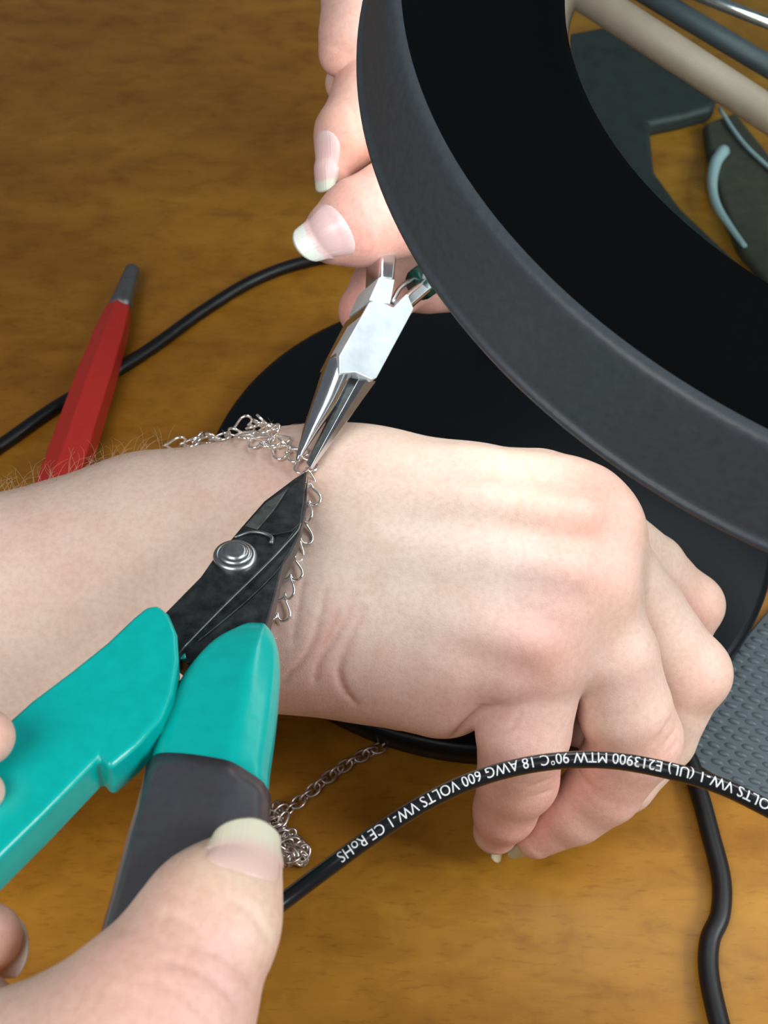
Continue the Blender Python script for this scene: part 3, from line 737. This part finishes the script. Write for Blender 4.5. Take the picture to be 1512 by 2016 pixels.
# ================================================================== STEEL CHAIN-NOSE PLIERS
PP = Plane((598, 915, 21.4), (770, 600, 24.0), math.radians(24))
pli = thing('chain_nose_pliers', 'polished steel chain-nose pliers with dark green dipped handles', 'pliers', PP.at(735, 660))
TH = .62
def side_slab(name, pts, top, bot, mt, parent, bevel=.03): return slab(name, PP, pts, top, bot, mt, parent, bevel, 2)
bx = side_slab('box_joint', [(728, 594), (745, 592), (762, 599), (775, 605), (802, 577), (815, 608), (742, 744), (733, 747), (716, 740), (700, 733), (668, 735), (668, 700)], .30, -.30, CHROME_FLAT, pli, .025)
side_slab('joint_cheek', [(724, 597), (740, 596), (690, 690), (672, 700)], .27, -.62, STEEL_BLACK if False else CHROME, bx, .03)
side_slab('joint_lug', [(747, 545), (778, 550), (769, 598), (735, 593), (727, 590)], .29, -.55, CHROME_FLAT, bx, .025)
def jaw_cone(name, ring_pts, tip, tip_r, flat=1.0):
    # ring_pts: centre pixel rows with half width in pixels; rounded section, flat inner face
    k = 24; V = []
    for (x, y, w, off, th) in ring_pts:
        c = PP.at(x, y, off); hw = w * dep(c) / F
        for j in range(k):
            t = 2 * math.pi * j / k
            V.append(c + PP.perp * hw * math.cos(t) + PP.n * th * math.sin(t))
    n = len(ring_pts); Fc = []
    for i in range(n - 1):
        for j in range(k): j2 = (j + 1) % k; Fc.append((i * k + j, i * k + j2, (i + 1) * k + j2, (i + 1) * k + j))
    Fc.append(tuple(range(k))); Fc.append(tuple(range((n - 1) * k, n * k)))
    return mesh_obj(name, V, Fc, CHROME, pli)
jaw_cone('jaw', [(684, 706, 26, -.10, .24), (668, 725, 31, -.05, .33), (640, 790, 24, -.04, .27), (610, 850, 14, -.02, .17), (590, 894, 6, 0, .08), (584, 908, 3, 0, .05)], None, 0)
def flat_jaw():
    P = [(700, 738), (722, 742), (741, 751), (612, 926), (606, 924)]
    T = [PP.at(708, 742, .16), PP.at(722, 745, .21), PP.at(741, 751, .02), PP.at(615, 925, -.02), PP.at(610, 921, .03)]
    B = [PP.at(698, 740, -.38), PP.at(712, 744, -.40), PP.at(728, 748, -.34), PP.at(614, 924, -.10), PP.at(607, 919, -.10)]
    V, Fc = prism_geo(T, B)
    return mesh_obj('jaw', V, Fc, CHROME, pli, bevel=.02, segs=2)
jf_ = flat_jaw()
V, Fc = prism_geo([PP.at(697, 733, .06), PP.at(709, 740, .12), PP.at(611, 920, .01), PP.at(604, 912, .0)], [PP.at(690, 732, -.36), PP.at(699, 739, -.36), PP.at(608, 918, -.09), PP.at(603, 911, -.09)])
mesh_obj('jaw_face', V, Fc, STEEL_BLACK, jf_, smooth=False)
# upper handle neck under the thumb, lower handle neck into the green grip
h1 = slab('handle', PP, [(748, 549), (779, 553), (784, 500), (806, 440), (770, 430), (750, 490)], .22, -.42, CHROME, pli, .10, 4)
h2 = slab('handle', PP, [(790, 596), (812, 606), (852, 572), (900, 540), (880, 515), (836, 545), (803, 574)], .20, -.30, CHROME, pli, .10, 4)
gp = spline([PP.at(826, 560, -.02), PP.at(866, 532, -.06), PP.at(950, 475, .2), PD(1030, 430, 26.0), PD(1080, 400, 25.4)], 24)
V, Fc = tube_geo(gp, np.linspace(.37, .48, 24), 16); mesh_obj('handle_grip', V, Fc, GREEN_GRIP, h2)
gp = spline([PP.at(800, 450, -.1), PP.at(860, 380, -.4), PD(980, 290, 27.3), PD(1060, 240, 27.0)], 24)
V, Fc = tube_geo(gp, np.linspace(.36, .48, 24), 16); mesh_obj('handle_grip', V, Fc, GREEN_GRIP, h1)
V, Fc = tube_geo(spline([PP.at(772, 596, .0), PP.at(785, 570, -.02), PP.at(802, 556, -.05), PP.at(830, 538, -.1)], 14), .055, 8); mesh_obj('return_spring', V, Fc, CHROME, pli)

# ================================================================== CHAINS
def heart_pts(size, n=28):
    t = np.linspace(0, 2 * np.pi, n, endpoint=False)
    x = 16 * np.sin(t) ** 3; y = 13 * np.cos(t) - 5 * np.cos(2 * t) - 2 * np.cos(3 * t) - np.cos(4 * t)
    return np.stack([y / 30 * size, x / 32 * size, 0 * t], 1)
def link_mesh(name, pts, r, mt, k=7):
    V, Fc = tube_geo(pts, r, k, closed=True)
    me = bpy.data.meshes.new(name); me.from_pydata((np.array(V) * S).tolist(), [], Fc); me.materials.append(mt)
    bm = bmesh.new(); bm.from_mesh(me); bmesh.ops.recalc_face_normals(bm, faces=bm.faces); bm.to_mesh(me); bm.free()
    me.polygons.foreach_set('use_smooth', [True] * len(me.polygons)); return me
def place_link(me, parent, p, t, nrm, twist, name='link'):
    t = vn(t); nrm = vn(nrm - t * np.dot(nrm, t)); b = np.cross(nrm, t)
    c, s = math.cos(twist), math.sin(twist); n2 = nrm * c + b * s; b2 = b * c - nrm * s
    o = bpy.data.objects.new(name, me); COL.objects.link(o); o.parent = parent
    L = origin_of(parent); M = Matrix.Identity(4)
    for i, v in enumerate((t, b2, n2)):
        for j in range(3): M[j][i] = v[j]
    for j in range(3): M[j][3] = (p[j] - L[j]) * S
    o.matrix_local = M
    return o
br = thing('chain_bracelet', 'bright silver heart-link chain bracelet draped across the wrist', 'bracelet', trace(hand1, 560, 1000))
HEART = link_mesh('heart_link', heart_pts(.46), .029, SILVER)
def lay(path, spacing, lift, sdf, parent, me, tw=(.5, -.5), flip=False):
    pp = spline([np.array(x, float) for x in path], 160); Q = trace_many(sdf, pp)
    for _ in range(25):                                         # points past the outline slide down onto the skin
        miss = np.isnan(Q[:, 0])
        if not miss.any(): break
        pp[miss, 1] += 2; Q[miss] = trace_many(sdf, pp[miss])
    Q = Q[~np.isnan(Q[:, 0])]
    K = np.ones(19) / 19; Qp = np.concatenate([np.repeat(Q[:1], 9, 0), Q, np.repeat(Q[-1:], 9, 0)])
    Q = np.stack([np.convolve(Qp[:, i], K, 'valid') for i in range(3)], 1)
    N = normals(sdf, Q); Q = Q + N * (lift - sdf(Q))[:, None]
    s = np.r_[0, np.cumsum(np.linalg.norm(np.diff(Q, axis=0), axis=1))]
    n = int(s[-1] / spacing); out = []
    for i in range(n + 1):
        j = min(int(np.searchsorted(s, i * spacing)), len(Q) - 2)
        tg = Q[min(j + 3, len(Q) - 1)] - Q[max(j - 3, 0)]
        if flip: tg = -tg
        tw_ = tw[i % len(tw)] + random.uniform(-.2, .2)
        place_link(me, parent, Q[j] + (N[j] * .07 if abs(tw_) > .9 else 0), tg, N[j], tw_)
lay([(344, 866), (385, 850), (430, 846), (470, 856), (505, 873), (540, 890), (566, 898), (583, 906)], .36, .08, hand1, br, HEART, (.5, -.2, .9, .1))
lay([(484, 836), (510, 836), (528, 850), (548, 874), (566, 890), (590, 905)], .34, .12, hand1, br, HEART, (.9, .2, -.7, .3))
lay([(600, 918), (612, 948), (611, 985), (602, 1030), (590, 1070), (580, 1105), (572, 1140), (560, 1180), (545, 1215), (530, 1260)], .38, .08, hand1, br, HEART, (.1, .9, -.1, -.8))
lc = thing('loose_chain', 'dull silver chain lying loose on the table beside the thumb', 'chain', PZ(620, 1560, 0))
OVAL = link_mesh('oval_link', np.stack([.19 * np.cos(np.linspace(0, 2 * np.pi, 20, endpoint=False)), .125 * np.sin(np.linspace(0, 2 * np.pi, 20, endpoint=False)), np.zeros(20)], 1), .032, OLD_SILVER)
cpath = [PZ(x, y, .16) for x, y in spline([np.array(p, float) for p in ((838, 1440), (800, 1446), (770, 1462), (720, 1484), (678, 1508), (640, 1535), (608, 1562), (580, 1585), (562, 1602))], 120)]
Q = np.array(cpath); s = np.r_[0, np.cumsum(np.linalg.norm(np.diff(Q, axis=0), axis=1))]
for i in range(int(s[-1] / .235) + 1):
    j = min(int(np.searchsorted(s, i * .235)), len(Q) - 2)
    z = Q[j].copy(); z[2] = .16 + (0.62 if i < 2 else 0) * 1.0
    place_link(OVAL, lc, z, Q[j + 1] - Q[j], np.array([0, 0, 1.0]), (0.25 if i % 2 else 1.25) + random.uniform(-.25, .25))
for i in range(72):                                  # the rest gathered in a little heap
    t = random.random(); x = 532 + 55 * t + random.gauss(0, 12); y = 1604 + 88 * t + random.gauss(0, 9)
    if y > 1698: y = 1690
    p = PZ(x, y, random.uniform(.08, .42)); a = random.uniform(0, 6.28)
    place_link(OVAL, lc, p, np.array([math.cos(a), math.sin(a), random.uniform(-.4, .4)]), np.array([0, 0, 1.0]), random.uniform(-1.3, 1.3))

# ================================================================== CORDS AND PRINTED WIRE
def cord(name, label, path, r, mt, cat='cord'):
    C = spline(path, 140); V, Fc = tube_geo(C, r, 14)
    o = mesh_obj(name, V, Fc, mt, origin=C[len(C) // 2]); return tag(o, label, cat)
r1 = .20
cord('power_cord', 'black cord crossing the table behind the red scriber', [PZ(x, y, r1) for x, y in ((-600, 1180), (-120, 952), (0, 878), (100, 808), (200, 748), (300, 684), (400, 612), (500, 552), (600, 516), (720, 500), (860, 520))], r1, CORD)
r2 = .215
cord('power_cord', 'black cord wriggling down the table at lower right', [PZ(x, y, r2) for x, y in ((560, 1330), (690, 1402), (800, 1440), (900, 1456), (1010, 1462), (1140, 1452), (1260, 1450), (1345, 1480), (1376, 1560), (1398, 1640), (1420, 1730), (1418, 1800), (1398, 1850), (1395, 1910), (1410, 1990), (1440, 2100), (1490, 2250), (1600, 2450))], r2, CORD)
wp = [PD(x, y, d) for x, y, d in ((330, 1960, 15.9), (480, 1830, 16.2), (553, 1778, 16.6), (640, 1713, 16.9), (740, 1641, 17.1), (850, 1573, 17.3), (960, 1526, 17.4), (1080, 1500, 17.4), (1200, 1497, 17.3), (1320, 1518, 17.1), (1420, 1548, 17.0), (1512, 1592, 16.9), (1640, 1660, 16.8), (1900, 1830, 16.5))]
WR = .134
wc = spline(wp, 260); V, Fc = tube_geo(wc, WR, 20)
wire = thing('printed_wire', 'thin black wire with white printed lettering arching in front of the fingers', 'wire', wc[130])
mesh_obj('insulation', V, Fc, WIRE, wire)
def wire_text(txt, x_from, x_to):
    cu = bpy.data.curves.new('print', 'FONT'); cu.body = txt; cu.size = 1.0; cu.fill_mode = 'FRONT'; cu.resolution_u = 3
    to = bpy.data.objects.new('print', cu); COL.objects.link(to)
    dg = bpy.context.evaluated_depsgraph_get(); me = bpy.data.meshes.new_from_object(to.evaluated_get(dg))
    bpy.data.objects.remove(to); bpy.data.curves.remove(cu)
    bm = bmesh.new(); bm.from_mesh(me)
    for _ in range(3):
        es = [e for e in bm.edges if e.calc_length() > .22]
        if es: bmesh.ops.subdivide_edges(bm, edges=es, cuts=1)
    bmesh.ops.triangulate(bm, faces=bm.faces)
    co = np.array([v.co[:] for v in bm.verts]); fs = [[v.index for v in f.verts] for f in bm.faces]; bm.verts.index_update()
    fs = [[v.index for v in f.verts] for f in bm.faces]; bm.free(); bpy.data.meshes.remove(me)
    s = np.r_[0, np.cumsum(np.linalg.norm(np.diff(wc, axis=0), axis=1))]
    pxs = np.array([CX + F * ((p - CO) @ CR) / ((p - CO) @ CF) for p in wc])
    s0 = np.interp(x_from, pxs, s); s1 = np.interp(x_to, pxs, s)          # runs right to left
    w = co[:, 0].max(); hgt = 0.70
    T = np.gradient(wc, axis=0); T /= np.linalg.norm(T, axis=1)[:, None]
    out = []
    for x, y, _ in co:
        sp_ = s0 + (s1 - s0) * x / w
        c = np.array([np.interp(sp_, s, wc[:, i]) for i in range(3)]); t = vn([np.interp(sp_, s, T[:, i]) for i in range(3)])
        tocam = vn(CO - c); up = vn(CU - t * (CU @ t)); fr = np.cross(up, t); fr = fr if fr @ tocam > 0 else -fr
        ang = math.radians(28) - (y / hgt - .5) * 1.25                      # lettering hangs upside down on the upper side
        out.append(c + (fr * math.cos(ang) + up * math.sin(ang)) * (WR + .006))
    return mesh_obj('lettering', out, fs, INK, wire, smooth=False)
wire_text('600 VOLTS VW-1 (UL) E213900 MTW 90\u00b0C 18 AWG 600 VOLTS VW-1 CE RoHS', 1572, 668)

# ================================================================== RED SCRIBER
pa, pb = PZ(262, 528, .62), PZ(128, 930, .75)
ax = vn(pb - pa); Lp = np.linalg.norm(pb - pa)
pen = thing('scriber', 'red hexagonal scriber with grey metal end lying beyond the forearm', 'scriber', (pa + pb) / 2 * np.array([1, 1, 0]))
def hexrod(rows, k=6):
    side = vn(np.cross(ax, (0, 0, 1))); upv = np.cross(side, ax); V = []
    for (t, r) in rows:
        for j in range(k):
            a = 2 * math.pi * (j + .5) / k; V.append(pa + ax * t + r * (math.cos(a) * side + math.sin(a) * upv))
    n = len(rows); Fc = []
    for i in range(n - 1):
        for j in range(k): j2 = (j + 1) % k; Fc.append((i * k + j, i * k + j2, (i + 1) * k + j2, (i + 1) * k + j))
    Fc.append(tuple(range(k))); Fc.append(tuple(range((n - 1) * k, n * k))); return V, Fc
tb = 1.9
V, Fc = hexrod([(tb, .36), (tb + .15, .43), (tb + 1.2, .53), (tb + 3, .61), (Lp, .66), (Lp + 3, .66)]); mesh_obj('barrel', V, Fc, RED, pen, smooth=False, bevel=.04)
V, Fc = hexrod([(0.0, .17), (0.06, .24), (.2, .25), (1.7, .35), (tb + .1, .36)], 20); mesh_obj('metal_tip', V, Fc, PEN_METAL, pen)

# ================================================================== GREY EMBOSSED MAT
mpix = [(1320, 1420), (1430, 1300), (1512, 1203), (1700, 1000), (1900, 1500), (1680, 1660), (1512, 1588), (1430, 1540), (1385, 1512), (1340, 1486)]
mt_ = thing('rubber_mat', 'dark grey rubber mat with raised oval studs at the right edge', 'mat', PZ(1420, 1440, 0))
V, Fc = prism_geo([PZ(x, y, .16) for x, y in mpix], [PZ(x, y, .16) * np.array([1, 1, 0]) + np.array([0, 0, .01]) for x, y in mpix]); mesh_obj('sheet', V, Fc, MAT_GREY, mt_, smooth=False, bevel=.03)
def inside(px, py):
    r = False; n = len(mpix)
    for i in range(n):
        (xa, ya), (xb, yb) = mpix[i], mpix[(i + 1) % n]
        if (ya > py) != (yb > py) and px < (xb - xa) * (py - ya) / (yb - ya) + xa: r = not r
    return r
m0 = PZ(1360, 1400, .16)
SV, SF = [], []
for i in range(-6, 34):
    for j in range(-14, 22):
        c = m0 + np.array([i * .40 + (.20 if j % 2 else 0), j * .215 - i * .03, 0]); q = c - CO; q_ = (CX + F * (q @ CR) / (q @ CF), CY - F * (q @ CU) / (q @ CF))
        if not (inside(q_[0] + 14, q_[1]) and inside(q_[0] - 14, q_[1]) and inside(q_[0], q_[1] + 8)) or q_[0] > 1700: continue
        b0 = len(SV); k = 8
        for (rr, zz) in ((1.0, 0), (.75, .035), (.3, .05)):
            for t in range(k):
                a = 2 * math.pi * t / k; SV.append(c + np.array([.15, -.05, 0]) * rr * math.cos(a) + np.array([.02, .085, 0]) * rr * math.sin(a) + np.array([0, 0, zz]))
        for lv in range(2):
            for t in range(k): t2 = (t + 1) % k; SF.append((b0 + lv * k + t, b0 + lv * k + t2, b0 + (lv + 1) * k + t2, b0 + (lv + 1) * k + t))
        SF.append(tuple(b0 + 2 * k + t for t in range(k)))
st = mesh_obj('studs', SV, SF, MAT_GREY, mt_); st['kind'] = 'stuff'

for o in bpy.data.objects:
    if '_o' in o: del o['_o']
